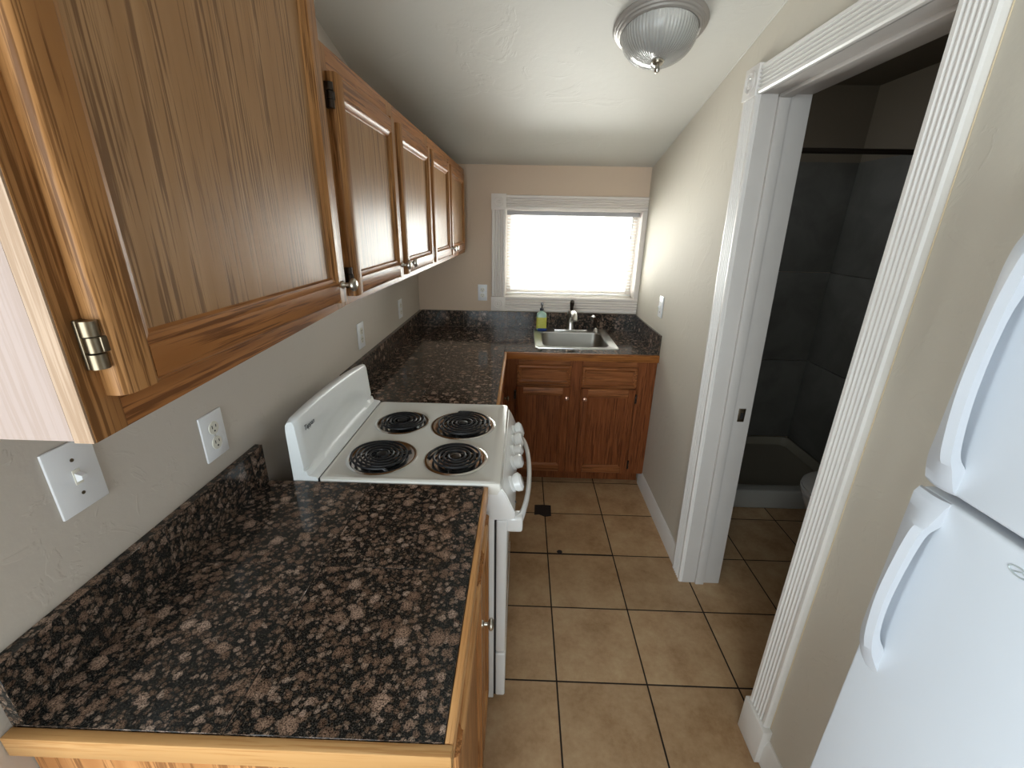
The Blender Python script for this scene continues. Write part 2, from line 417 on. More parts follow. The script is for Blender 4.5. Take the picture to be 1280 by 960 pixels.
# ------------------------------------------------------------------ trims
def flute_profile(a, b, t0, t1, n=5):
    """outline across a board from a to b; t0 back, t1 front (can be less than t0)"""
    pts = [(a, t0), (a, t0 + (t1 - t0) * .75), (a + (b - a) * .05, t1)]
    w = (b - a); g0 = a + w * .14; gw = w * .72 / n
    for i in range(n):
        c0 = g0 + i * gw; dep = (t1 - t0) * .48
        for k in range(5):
            th = PI * k / 4
            pts.append((c0 + gw * .12 + gw * .76 * k / 4, t1 - dep * math.sin(th)))
    pts += [(b - w * .05, t1), (b, t0 + (t1 - t0) * .75), (b, t0)]
    return pts
def lean(vs, zb=0, zt=2.15, amt=yf1 - yf0):
    for v in vs: v.co.y += (v.co.z - zb) / (zt - zb) * amt
def rosette(mb, c, n, s, t):
    """square block with turned bullseye; c centre on wall, n outward unit, s half size"""
    n = Vector(n); 
    o = [abs(x) for x in n]; ax = o.index(1.0)
    lo = [c[i] - s for i in range(3)]; hi = [c[i] + s for i in range(3)]
    lo[ax], hi[ax] = sorted((c[ax], c[ax] + n[ax] * t))
    mb.box(lo[0], hi[0], lo[1], hi[1], lo[2], hi[2], bev=.002)
    cc = Vector(c) + n * t
    mb.lathe([(s * .72, -.002), (s * .70, .004), (s * .60, .005), (s * .55, -.001), (s * .42, -.001), (s * .38, .003), (s * .30, .004), (s * .24, .001), (s * .14, .005), (0, .0065)], cc, n, 28)
XF = W - .02
# door frame things
dr = bpy.data.objects.new('door_1', None); COL.objects.link(dr); dr.location = (W, 1.4, 0); dr['kind'] = 'structure'
mb = MB(); pr = [(p[1], p[0]) for p in flute_profile(yn + .004 - .095, yn + .004, W, XF)]
mb.poly_prism(pr, 2, .14, 2.07); mb.build('near_casing', 'white', dr)
mb = MB(); pr = [(p[1], p[0]) for p in flute_profile(yf0 + .002, yf0 + .105, W, XF)]
vs = mb.poly_prism(pr, 2, 0, 2.07); lean(vs, 0, 2.07); mb.build('far_casing', 'white_warm', dr)
mb = MB(); pr = [(p[1], p[0]) for p in flute_profile(2.070, 2.158, W, XF)]
mb.poly_prism(pr, 1, yn - .003, yf1 + .003); mb.build('head_casing', 'white', dr)
mb = MB(); rosette(mb, (W, yf1 + .055, 2.115), (-1, 0, 0), .050, .026); mb.build('corner_block', 'white_warm', dr)
mb = MB(); rosette(mb, (W, yn - .048, 2.115), (-1, 0, 0), .050, .026); mb.build('corner_block', 'white', dr)
mb = MB(); mb.box(W - .030, W, .925, yn + .010, 0, .145, bev=.003); mb.build('plinth_block', 'white', dr)
# jambs with stop
mb = MB()
vs = mb.box(W - .004, WT + .004, yf0, yf0 + JT, 0, zh + .01, bev=.001); lean([v for v in mb.bm.verts], 0, 2.07)
n0 = len(mb.bm.verts); mb.bm.verts.ensure_lookup_table()
v2 = mb.box(W + .055, W + .095, yf0 - .013, yf0 + .002, 0, zh, bev=.003); lean(list(mb.bm.verts)[n0:], 0, 2.07)
mb.build('far_jamb', 'jamb', dr)
mb = MB(); mb.box(W - .004, WT + .004, yn - JT, yn, 0, zh + .01, bev=.001); mb.box(W + .055, W + .095, yn - .002, yn + .013, 0, zh, bev=.003); mb.build('near_jamb', 'jamb', dr)
mb = MB(); mb.box(W - .004, WT + .004, yn, yf1 + .01, zh, zh + JT, bev=.001); mb.box(W + .055, W + .095, yn, yf1, zh - .013, zh + .002, bev=.003); mb.build('head_jamb', 'jamb', dr)
mb = MB(); mb.box(W + .118, W + .146, 1.731, 1.7365, .845, .905, bev=.001); mb.box(W + .126, W + .138, 1.729, 1.7320, .862, .888, mi=1); mb.build('strike_plate', ['brass', 'black'], dr)
# casing on bathroom side omitted from view; baseboards
def baseboard(name, x0, x1, y0, y1, along, face):
    mb = MB(); h = .105
    pr = [(0, 0), (.014, 0), (.014, h - .03), (.011, h - .024), (.010, h - .010), (.005, h), (0, h)]
    if along == 1: mb.poly_prism([(face - p[0], p[1]) for p in pr], 1, y0, y1)
    else: mb.poly_prism([(face - p[0], p[1]) for p in pr], 0, x0, x1)
    return struct(mb.build(name, 'white'))
baseboard('baseboard_right', 0, 0, yf0 + .108, 2.56, 1, W)
baseboard('baseboard_near', 0, 0, .645, .925, 1, W)
mb = MB(); mb.tube([(W - .001, yn - .094, z) for z in (.145, .6, 1.1, 1.6, 2.065)], .0014, 6); struct(mb.build('trim_1', 'caulk'))
mb = MB(); mb.tube([(W - .002, yy, zc(yy) - .002) for yy in (D - .01, 2.5, 2.0, 1.5, 1.0)], .003, 6); struct(mb.build('trim_2', 'ceiling'))

# window
win = bpy.data.objects.new('window_1', None); COL.objects.link(win); win.location = (1.06, D, 1.03); win['kind'] = 'structure'
YF = D - .02
mb = MB(); mb.poly_prism(flute_profile(.513, .607, D, YF, 4), 2, 1.14, 1.725); mb.build('side_casing', 'white_win', win)
mb = MB(); mb.poly_prism([(W - .034, D), (W - .034, YF), (W - .001, YF), (W - .001, D)], 2, 1.14, 1.722); mb.build('side_casing', 'white_win', win)
mb = MB(); mb.poly_prism([(p[1], p[0]) for p in flute_profile(1.722, 1.808, D, YF, 4)], 0, .607, W - .001); mb.build('head_casing', 'white_win', win)
mb = MB(); mb.poly_prism([(p[1], p[0]) for p in flute_profile(1.036, 1.142, D, YF, 4)], 0, .607, W - .001); mb.build('bottom_casing', 'white_win', win)
mb = MB(); rosette(mb, (.560, D, 1.765), (0, -1, 0), .050, .026); mb.build('corner_block', 'white_win', win)
mb = MB(); rosette(mb, (.560, D, 1.088), (0, -1, 0), .050, .026); mb.build('corner_block', 'white_win', win)
mb = MB()
mb.box(wx0 - .001, wx0 + .010, D - .002, D + .14, wz0, wz1); mb.box(wx1 - .010, wx1 + .001, D - .002, D + .14, wz0, wz1)
mb.box(wx0, wx1, D - .002, D + .14, wz0 - .001, wz0 + .010); mb.box(wx0, wx1, D - .002, D + .14, wz1 - .010, wz1 + .001)
mb.build('window_reveal', 'white_win', win)
mb = MB()
for b in ((wx0 + .01, wx0 + .045, wz0 + .01, wz1 - .01), (wx1 - .045, wx1 - .01, wz0 + .01, wz1 - .01), (wx0 + .045, wx1 - .045, wz0 + .01, wz0 + .045), (wx0 + .045, wx1 - .045, wz1 - .045, wz1 - .01)):
    mb.box(b[0], b[1], D + .095, D + .125, b[2], b[3], bev=.002)
mb.build('window_frame', 'white_win', win)
mb = MB(); mb.box(wx0 + .045, wx1 - .045, D + .108, D + .112, wz0 + .045, wz1 - .045); mb.build('window_pane', 'glass', win)
# blind
bl = thing('window_blind', 'white horizontal slat mini blind lowered over the bright kitchen window', 'blind', (1.06, D + .045, wz1 - .01))
mb = MB(); mb.box(wx0 + .014, wx1 - .014, D + .03, D + .058, wz1 - .042, wz1 - .014, bev=.002); mb.build('head_rail', 'blindrail', bl)
mb = MB(); z = wz1 - .062
while z > wz0 + .045:
    # curved, open slat
    pts = []
    for k in range(7):
        a = -1 + k / 3; pts.append((D + .044 + a * .0125, z + .0022 * (1 - a * a) - a * .0042))
    pts += [(p[0], p[1] - .0005) for p in pts[::-1]]
    mb.poly_prism(pts, 0, wx0 + .018, wx1 - .018, smooth=True); z -= .0205
sl_ = mb.build('slats', 'blind', bl)
mb = MB(); mb.box(wx0 + .018, wx1 - .018, D + .032, D + .056, wz0 + .018, wz0 + .029, bev=.003); mb.build('bottom_rail', 'blind', bl)
mb = MB()
for x in (.70, 1.06, 1.43):
    mb = MB(); mb.tube([(x, D + .031, wz1 - .04), (x, D + .031, wz0 + .02)], .0007, 5); mb.build('ladder_cord', 'blind', bl)
mb = MB(); mb.tube([(1.468, D + .026, wz1 - .03), (1.468, D + .020, wz1 - .10), (1.462, D + .020, wz1 - .165)], .0012, 6); mb.tube([(1.473, D + .026, wz1 - .03), (1.470, D + .022, wz1 - .11), (1.465, D + .020, wz1 - .165)], .0012, 6)
mb.lathe([(0, 0), (.005, -.004), (.007, -.02), (0, -.023)], (1.463, D + .020, wz1 - .163), (0, 0, 1), 12); mb.build('pull_cord', 'blindrail', bl)
# window behind the viewer
w2 = bpy.data.objects.new('window_2', None); COL.objects.link(w2); w2.location = (-.3, YB, .35); w2['kind'] = 'structure'
mb = MB()
for b in ((-1.55, -1.50, .35, 2.35), (.90, .95, .35, 2.35), (-1.50, .90, .35, .40), (-1.50, .90, 2.30, 2.35), (-.32, -.28, .40, 2.30)):
    mb.box(b[0], b[1], YB - .09, YB - .03, b[2], b[3], bev=.003)
mb.build('window_frame', 'white', w2)
mb = MB(); mb.box(-1.50, .90, YB - .064, YB - .06, .40, 2.30); mb.build('window_pane', 'glass', w2)

mb = MB()
for b in ((-1.5, -1.45, .35, 2.35), (.25, .3, .35, 2.35), (-1.45, .25, .35, .40), (-1.45, .25, 2.30, 2.35), (-.62, -.58, .40, 2.30)):
    mb.box(-2.66, -2.61, b[0], b[1], b[2], b[3], bev=.003)
mb.build('window_frame', 'white', w3)
mb = MB(); mb.box(-2.64, -2.636, -1.45, .25, .40, 2.30); mb.build('window_pane', 'glass', w3)

# ------------------------------------------------------------------ cabinetry helpers
def frame_board(mb, a0, a1, l0, l1, inner_side, T, to3, mi):
    """board across [a0,a1], along [l0,l1]; inner_side +1 when the a1 edge faces the panel, -1 when a0 does"""
    w = a1 - a0
    pr = [(0, 0), (0, T * .55), (.0025, T * .82), (.0075, T), (w - .015, T), (w - .0135, T * .86), (w - .009, T * .74), (w - .004, T * .68), (w - .001, T * .42), (w, T * .40), (w, 0)]
    if inner_side < 0: pr = [(w - p[0], p[1]) for p in pr][::-1]
    A = [mb.bm.verts.new(to3(a0 + p[0], l0, p[1])) for p in pr]; B = [mb.bm.verts.new(to3(a0 + p[0], l1, p[1])) for p in pr]; n = len(pr)
    fs = [mb.bm.faces.new(A), mb.bm.faces.new(B)]
    for i in range(n): fs.append(mb.bm.faces.new((A[i], A[(i + 1) % n], B[(i + 1) % n], B[i])))
    for f in fs: f.material_index = mi
    bmesh.ops.recalc_face_normals(mb.bm, faces=fs)
def panel_door(parent, name, u0, u1, v0, v1, P, mats, T=.020, fw=.056, panelmat=None, plabel=None):
    """P(u,v,w)->xyz ; u across, v up, w outwards from the cabinet face"""
    mb = MB()
    S = lambda a, l, w: P(a, l, w)          # stiles: across u, along v
    Rr = lambda a, l, w: P(l, a, w)         # rails: across v, along u
    frame_board(mb, u0, u0 + fw, v0, v1, 1, T, S, 0)
    frame_board(mb, u1 - fw, u1, v0, v1, -1, T, S, 0)
    frame_board(mb, v0, v0 + fw, u0 + fw - .014, u1 - fw + .014, 1, T, Rr, 1)
    frame_board(mb, v1 - fw, v1, u0 + fw - .014, u1 - fw + .014, -1, T, Rr, 1)
    # outer lower/upper ends of stiles get a soft edge through the rails profile; back lip
    d = mb.build(name, mats, parent)
    mb = MB(); a = P(u0 + fw - .006, v0 + fw - .006, .002); b = P(u1 - fw + .006, v1 - fw + .006, T * .42)
    lo = [min(a[i], b[i]) for i in range(3)]; hi = [max(a[i], b[i]) for i in range(3)]
    mb.box(lo[0], hi[0], lo[1], hi[1], lo[2], hi[2]); mb.build('panel', panelmat or mats[0], d)
    return d
def knob(parent, P, u, v, w, mat, r=.016):
    c = Vector(P(u, v, w)); n = (Vector(P(u, v, w + 1)) - c).normalized()
    mb = MB(); mb.lathe([(0, -.001), (r * .62, -.001), (r * .60, .003), (r * .32, .006), (r * .30, .014), (r * .75, .018), (r, .022), (r * .97, .026), (r * .7, .0295), (0, .031)], c, n, 24)
    return mb.build('knob', mat, parent)
def hinge(parent, P, u, v, side, mat, h=.056, T=.02):
    """face-frame wrap hinge: leaf on the frame, barrel against the door edge"""
    mb = MB()
    def bx(ua, ub, va, vb, wa, wb, bev):
        a = P(ua, va, wa); b = P(ub, vb, wb); lo = [min(a[i], b[i]) for i in range(3)]; hi = [max(a[i], b[i]) for i in range(3)]
        mb.box(lo[0], hi[0], lo[1], hi[1], lo[2], hi[2], bev=bev)
    bx(u - side * .001, u - side * .011, v - h / 2, v + h / 2, 0, .0035, .001)
    for k in (-1, 0, 1):
        hh = h / 3 - .0015; zc_ = v + k * h / 3
        a = Vector(P(u - side * .005, zc_ - hh / 2, .0085)); b = Vector(P(u - side * .005, zc_ + hh / 2, .0085))
        mb.tube([a, b], .0075 if k else .0060, 14)
    bx(u - side * .004, u + side * .004, v - h * .16, v + h * .16, .004, .016, .001)
    return mb.build('hinge', mat, parent)
PX = lambda face: (lambda u, v, w: (face + w, u, v))         # faces +x
PY = lambda face: (lambda u, v, w: (u, face - w, v))         # faces -y

# ------------------------------------------------------------------ upper cabinets
UX = .3345
def upper(y0, y1, z1, doors, label, near_panel=False, zb=(1.440, 1.440)):
    t = thing('wall_cabinet', label, 'cabinet', (XL, (y0 + y1) / 2, 1.44), 'oak cabinets hung on the left wall')
    mb = MB(); mb.box(XL + .001, UX - .019, y0 + .001, y1 - .001, 1.450, z1 - .002); mb.build('carcass', 'oak_z', t)
    P = PX(UX - .019)
    # face frame
    mb = MB(); x0, x1 = UX - .019, UX
    edges = [y0]; 
    st = [(y0, doors[0][0] + .012)]
    for a, b in zip(doors, doors[1:]): st.append((a[1] - .010, b[0] + .010))
    st.append((doors[-1][1] - .010, y1))
    def zbot(y): return zb[0] + (zb[1] - zb[0]) * (y - y0) / (y1 - y0)
    for a, b in st:
        mb.poly_prism([(a, zbot(a)), (b, zbot(b)), (b, z1), (a, z1)], 0, x0, x1, mi=0)
    for (a, b), (c, d) in zip(st, st[1:]):
        mb.poly_prism([(b, zbot(b)), (c, zbot(c)), (c, 1.482), (b, 1.482)], 0, x0, x1 - .0004, mi=1)
        mb.box(x0, x1 - .0004, b, c, z1 - .052, z1, mi=1)
    mb.build('face_frame', ['oak_z', 'oak_y'], t)
    if near_panel:
        mb = MB(); mb.poly_prism([(XL + .001, zbot(y0) + .002), (UX - .020, zbot(y0) + .002), (UX - .020, z1 - .001), (XL + .001, z1 - .001)], 1, y0 - .002, y0 + .0005)
        o = mb.build('end_panel', 'maple', t); o['label'] = 'pale unstained end panel'
        mb = MB(); mb.poly_prism([(UX - .0195, zbot(y0)), (UX - .0008, zbot(y0)), (UX - .0008, z1), (UX - .0195, z1)], 1, y0 - .0022, y0 + .0003)
        mb.build('edge_strip', 'maple_edge', t)
    Pf = PX(UX)
    for (a, b, hs, kn) in doors:
        d = panel_door(t, 'door', a, b, 1.466, z1 - .046, Pf, ['oak_z', 'oak_y'], panelmat='oak_panel', fw=.054)
        uk = b - .022 if kn > 0 else a + .022
        knob(d, Pf, uk, 1.502, .0195, 'nickel', .0135)
        hu = a if hs < 0 else b
        for hv in ((1.518 if near_panel else 1.508), z1 - .088): hinge(d, Pf, hu, hv, -hs, 'brass' if near_panel else 'bronze', h=.046)
    return t
upper(.357, .972, 2.20, [(.380, .944, -1, 1)], 'large oak wall cabinet nearest the viewer with pale end panel and brass hinge', True, (1.427, 1.448))
upper(.974, 1.925, 1.948, [(.998, 1.418, -1, 1), (1.458, 1.915, 1, -1)], 'middle oak wall cabinet with two doors above the stove', zb=(1.449, 1.445))
upper(1.927, 3.085, 1.950, [(1.950, 2.392, -1, 1), (2.425, 2.960, 1, -1)], 'farthest oak wall cabinet next to the window wall', zb=(1.445, 1.440))

# ------------------------------------------------------------------ counters
HC = .914
def granite_tiles(mb, x0, x1, y0, y1, xs, ys, z0=HC - .012, z1=HC, holes=()):
    X = [x0] + [x for x in xs if x0 < x < x1] + [x1]; Yv = [y0] + [y for y in ys if y0 < y < y1] + [y1]
    g = .0008
    for a, b in zip(X, X[1:]):
        for c, d in zip(Yv, Yv[1:]):
            if any(h[0] <= a + 1e-4 and b - 1e-4 <= h[1] and h[2] <= c + 1e-4 and d - 1e-4 <= h[3] for h in holes): continue
            mb.box(a + (g if a > x0 else 0), b - (g if b < x1 else 0), c + (g if c > y0 else 0), d - (g if d < y1 else 0), z0, z1, bev=.0006, seg=1)
SB = 1.031
# near counter
nc = thing('countertop', 'near section of dark brown granite tile countertop in front of the stove', 'countertop', (.31, .745, HC - .04), 'granite countertops')
mb = MB(); granite_tiles(mb, XL + .001, .6345, .4145, 1.0775, [.306], [.7512]); mb.build('granite_top', 'granite', nc)
mb = MB(); mb.box(XL + .001, .634, .416, 1.0770, HC - .034, HC - .0125); mb.build('substrate', 'grout_dark', nc)
mb = MB(); granite_tiles(mb, XL + .0005, .0085, .4145, 1.0775, [], [.72, 1.02], HC + .0005, SB); mb.build('backsplash', 'granite', nc)
mb = MB(); v = mb.box(XL + .001, .6485, .396, .4138, HC - .040, HC - .0005, bev=.003); mb.build('front_edge_trim', 'trim_x', nc)
mb = MB(); mb.box(.6352, .6485, .4142, 1.0775, HC - .040, HC - .0005, bev=.003); mb.build('side_edge_trim', 'trim_y', nc)
# far L counter
fc = thing('countertop', 'L-shaped far granite tile countertop running under the window around the sink', 'countertop', (.5, 2.5, HC - .04), 'granite countertops')
SX0, SX1, SY0, SY1 = .838, 1.315, 2.610, 3.105
YE = 2.505
mb = MB(); granite_tiles(mb, XL + .001, .6345, 1.6775, D - .016, [.306], [1.95, 2.2721, 2.61, 2.94]);
granite_tiles(mb, .6355, W - .009, YE, D - .016, [SX0, SX1], [SY0, SY1], holes=[(SX0, SX1, SY0, SY1)]); mb.build('granite_top', 'granite', fc)
mb = MB(); mb.box(XL + .001, .634, 1.679, D - .001, HC - .034, HC - .0125)
for b in ((.634, SX0, YE + .002, D - .001), (SX1, W - .001, YE + .002, D - .001), (SX0, SX1, YE + .002, SY0), (SX0, SX1, SY1, D - .001)): mb.box(b[0], b[1], b[2], b[3], HC - .034, HC - .0125)
mb.build('substrate', 'grout_dark', fc)
mb = MB(); granite_tiles(mb, XL + .0005, .0085, 1.6775, D - .012, [], [1.98, 2.28, 2.59, 2.9], HC + .0005, SB)
mb.build('left_backsplash', 'granite', fc)
mb = MB(); granite_tiles(mb, .009, W - .0005, D - .0165, D - .0005, [.31, .62, .93, 1.24], [], HC + .0005, SB); mb.build('rear_backsplash', 'granite', fc)
mb = MB(); granite_tiles(mb, W - .0125, W - .0005, YE - .005, D - .017, [], [2.8], HC + .0005, SB); mb.build('right_backsplash', 'granite', fc)
mb = MB(); mb.box(.6352, .6485, 1.6775, YE + .000, HC - .042, HC - .0005, bev=.003); mb.build('side_edge_trim', 'trim_y', fc)
mb = MB(); mb.box(.6350, W - .001, YE - .016, YE - .0004, HC - .045, HC - .0005, bev=.002); mb.build('front_edge_trim', 'nose_x', fc)

# base cabinets
def base_body(t, x0, x1, y0, y1, mat, inset=None, toe=None):
    mb = MB(); mb.box(x0, x1, y0, y1, .10, HC - .0345, mi=0)
    ti = toe or (x0, x1 - .06, y0, y1)
    mb.box(ti[0], ti[1], ti[2], ti[3], 0, .0999, mi=0); return mb.build('carcass', mat, t)
nb = thing('base_cabinet', 'oak base cabinet under the near granite counter with a bright knob on its door', 'cabinet', (.3, .745, 0), 'oak base cabinets')
base_body(nb, XL + .002, .615, .418, 1.074, 'near_z')
mb = MB()
for a, b in ((.418, .462), (1.030, 1.074)): mb.box(.6152, .633, a, b, .10, HC - .042, mi=0)
mb.box(.6152, .6328, .462, 1.030, .10, .135, mi=1); mb.box(.6152, .6328, .462, 1.030, HC - .078, HC - .042, mi=1)
mb.build('face_frame', ['near_z', 'trim_y'], nb)
Pn = PX(.633)
dd = panel_door(nb, 'door', .438, .838, .125, .838, Pn, ['near_z', 'trim_y'], panelmat='near_z')
knob(dd, Pn, .812, .690, .0195, 'nickel', .015)
dd = panel_door(nb, 'door', .850, 1.052, .125, .838, Pn, ['near_z', 'trim_y'], panelmat='near_z')

lb = thing('base_cabinet', 'narrow oak base cabinet between the stove and the corner with a small side knob', 'cabinet', (.3, 2.08, 0), 'oak base cabinets')
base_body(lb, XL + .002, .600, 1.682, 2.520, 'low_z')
mb = MB()
for a, b in ((1.682, 1.73), (2.44, 2.515)): mb.box(.6002, .620, a, b, .10, HC - .044, mi=0)
mb.box(.6002, .6198, 1.73, 2.44, .10, .15, mi=1); mb.box(.6002, .6198, 1.73, 2.44, HC - .07, HC - .044, mi=1); mb.box(.6002, .6198, 1.73, 2.44, .695, .725, mi=1)
mb.build('face_frame', ['low_z', 'low_y'], lb)
Pl = PX(.620)
dd = panel_door(lb, 'door', 1.71, 2.425, .125, .702, Pl, ['low_z', 'low_y'], fw=.06)
knob(dd, Pl, 2.385, .660, .0195, 'brass'); hinge(dd, Pl, 1.71, .62, 1, 'bronze')
dr_ = panel_door(lb, 'drawer', 1.71, 2.425, .722, .840, Pl, ['low_y', 'low_y'], fw=.03)

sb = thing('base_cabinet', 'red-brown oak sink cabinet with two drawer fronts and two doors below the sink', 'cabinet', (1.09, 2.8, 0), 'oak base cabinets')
SF = 2.527
mb = MB(); mb.box(.621, W - .012, SF + .002, D - .01, .10, .72); mb.box(.66, W - .014, SF + .065, D - .02, 0, .0999)
for b_ in ((.621, .76), (1.40, W - .012)): mb.box(b_[0], b_[1], SF + .002, D - .01, .7205, HC - .0345)
mb.box(.7605, 1.3995, SF + .002, SF + .02, .7205, HC - .0345); mb.build('carcass', 'low_z', sb)
mb = MB(); y0_, y1_ = SF - .018, SF
mb.box(.6205, .722, y0_, y1_ + .0018, .10, HC - .046, mi=0); mb.box(1.030, 1.112, y0_, y1_ + .0018, .10, HC - .046, mi=0); mb.box(1.430, W - .003, y0_, y1_ + .0018, .10, HC - .046, mi=0)
for a, b in ((.722, 1.030), (1.112, 1.430)):
    for c, d in ((.10, .135), (.690, .722), (.826, HC - .046)): mb.box(a, b, y0_ + .0004, y1_ + .0018, c, d, mi=1)
mb.build('face_frame', ['low_z', 'low_x'], sb)
Ps = PY(SF - .018)
d1 = panel_door(sb, 'door', .708, 1.040, .112, .699, Ps, ['low_z', 'low_x'], fw=.060); knob(d1, Ps, 1.018, .636, .0195, 'copper', .014)
for v in (.640, .17): hinge(d1, Ps, .708, v, 1, 'bronze')
d2 = panel_door(sb, 'door', 1.104, 1.440, .108, .694, Ps, ['low_z', 'low_x'], fw=.060); knob(d2, Ps, 1.128, .632, .0195, 'copper', .014)
for v in (.630, .17): hinge(d2, Ps, 1.440, v, -1, 'bronze')
panel_door(sb, 'drawer_front', .710, 1.040, .714, .836, Ps, ['low_x', 'low_x'], fw=.030, T=.018)
panel_door(sb, 'drawer_front', 1.104, 1.440, .710, .832, Ps, ['low_x', 'low_x'], fw=.030, T=.018)

# ------------------------------------------------------------------ sink, faucet, sprayer, bottle, sponge
def rrect(x0, x1, y0, y1, r, z, n=6):
    pts = []
    for cx, cy, a0 in ((x1 - r, y1 - r, 0), (x0 + r, y1 - r, 90), (x0 + r, y0 + r, 180), (x1 - r, y0 + r, 270)):
        for k in range(n + 1):
            a = math.radians(a0 + 90 * k / n); pts.append((cx + r * math.cos(a), cy + r * math.sin(a), z))
    return pts
sk = thing('sink', 'square stainless steel drop-in kitchen sink below the window', 'sink', (1.08, 2.86, HC))
mb = MB()
ox0, ox1, oy0, oy1 = .817, 1.337, 2.590, 3.128
ix0, ix1, iy0, iy1 = .872, 1.284, 2.640, 3.022
zt = HC + .0055
rings = [rrect(ox0, ox1, oy0, oy1, .022, HC + .0006), rrect(ox0 + .001, ox1 - .001, oy0 + .001, oy1 - .001, .022, HC + .005), rrect(ox0 + .006, ox1 - .006, oy0 + .006, oy1 - .006, .020, zt + .002),
         rrect(ox0 + .014, ox1 - .014, oy0 + .014, oy1 - .014, .016, zt - .001), rrect(ix0 - .012, ix1 + .012, iy0 - .012, iy1 + .012, .062, zt - .001), rrect(ix0 - .004, ix1 + .004, iy0 - .004, iy1 + .004, .058, zt - .003), rrect(ix0, ix1, iy0, iy1, .055, zt - .010),
         rrect(ix0 + .006, ix1 - .006, iy0 + .006, iy1 - .006, .052, HC - .13), rrect(ix0 + .02, ix1 - .02, iy0 + .02, iy1 - .02, .045, HC - .155), rrect(ix0 + .06, ix1 - .06, iy0 + .06, iy1 - .06, .03, HC - .160)]
mb.loft(rings, cap=False); 
f = mb.bm.faces.new([v for v in list(mb.bm.verts)[-28:]]); f.smooth = True
for f in mb.bm.faces:
    if max(v.co.z for v in f.verts) < HC - .003: f.material_index = 1
mb.build('basin', ['steel', 'steel_in'], sk)
mb = MB(); mb.lathe([(.045, .0), (.043, .003), (.030, .001), (.028, -.004), (0, -.004)], (1.078, 2.83, HC - .1598), (0, 0, 1), 28); mb.build('drain', 'chrome', sk)
# faucet
fa = thing('faucet', 'chrome single-lever faucet standing behind the sink basin', 'faucet', (1.082, 3.078, zt))
mb = MB(); mb.box(.965, 1.200, 3.050, 3.108, zt - .0005, zt + .010, bev=.004, seg=3); mb.build('deck_plate', 'chrome', fa)
mb = MB(); mb.lathe([(0, .009), (.032, .009), (.031, .02), (.027, .03), (.026, .105), (.029, .110), (.029, .125), (.022, .140), (0, .146)], (1.082, 3.078, zt), (0, 0, 1), 28); mb.build('body', 'steel', fa)
mb = MB(); mb.tube([(1.082, 3.065, zt + .080), (1.083, 3.03, zt + .115), (1.084, 2.99, zt + .138), (1.085, 2.945, zt + .143), (1.086, 2.91, zt + .132), (1.086, 2.895, zt + .105)], [.023, .0225, .022, .021, .020, .019], 16); mb.build('spout', 'steel', fa)
mb = MB(); mb.tube([(1.082, 3.080, zt + .140), (1.083, 3.082, zt + .165), (1.084, 3.078, zt + .195), (1.084, 3.070, zt + .207)], [.010, .012, .016, .013], 12); o = mb.build('lever', 'bronze', fa)
# sprayer
sp = thing('side_sprayer', 'small side sprayer with a chrome head at the right rear of the sink', 'sprayer', (1.262, 3.07, zt))
mb = MB(); mb.lathe([(0, .0005), (.022, .0005), (.020, .008), (.014, .014), (.012, .024), (0, .024)], (1.262, 3.07, zt), (0, 0, 1), 24); mb.build('holder', 'chrome', sp)
mb = MB(); mb.tube([(1.262, 3.07, zt + .022), (1.258, 3.06, zt + .055), (1.248, 3.045, zt + .085), (1.238, 3.03, zt + .100)], [.010, .013, .014, .012], 14); mb.build('wand', 'bronze', sp)
mb = MB(); mb.tube([(1.240, 3.034, zt + .098), (1.228, 3.015, zt + .108), (1.216, 3.0, zt + .104)], [.013, .017, .014], 14); mb.build('spray_head', 'chrome', sp)
# bottle
bo = thing('soap_bottle', 'pale green dish soap bottle with a yellow label and black pump beside the faucet', 'bottle', (.873, 3.072, zt + .001))
bz = zt + .0018
def brr(hx, hy, r, z): return rrect(.873 - hx, .873 + hx, 3.072 - hy, 3.072 + hy, r, z, 5)
mb = MB(); mb.loft([brr(.031, .018, .012, bz), brr(.0355, .022, .014, bz + .004), brr(.0355, .022, .014, bz + .105), brr(.032, .020, .016, bz + .118), brr(.016, .014, .0135, bz + .128), brr(.012, .012, .0115, bz + .131), brr(.012, .012, .0115, bz + .138)]); mb.build('bottle_body', 'bottle', bo)
mb = MB(); mb.loft([brr(.0360, .0225, .0142, bz + .012), brr(.0360, .0225, .0142, bz + .090)]); mb.build('label', 'label', bo)
mb = MB(); mb.lathe([(0, .136), (.0145, .136), (.0145, .150), (.012, .153), (.005, .154), (.0045, .180), (0, .180)], (.873, 3.072, bz), (0, 0, 1), 20)
mb.tube([(.873, 3.078, bz + .182), (.873, 3.060, bz + .183), (.873, 3.042, bz + .178), (.873, 3.038, bz + .172)], [.0075, .006, .0045, .004], 10); mb.lathe([(0, .174), (.009, .174), (.009, .190), (.006, .193), (0, .193)], (.873, 3.072, bz), (0, 0, 1), 16)
mb.build('pump', 'pump', bo)
spg = MB(); spg.box(.848, .912, 2.995 + .040, 2.995 + .054, zt + .0004, zt + .016, bev=.004)
o = spg.build('sponge', 'sponge', None, origin=(.88, 3.04, zt)); tag(o, 'blue sponge on the sink rim in front of the soap bottle', 'sponge')

# ------------------------------------------------------------------ stove
SY, EY = 1.0825, 1.6725
st = thing('electric_range', 'white freestanding electric range with four black coil burners', 'stove', (.38, 1.377, 0))
mb = MB(); mb.box(.075, .666, SY + .002, EY - .002, .02, .885, bev=.004); mb.box(.10, .62, SY + .03, EY - .03, .0, .022, mi=1)
mb.build('body', ['enamel', 'black'], st)
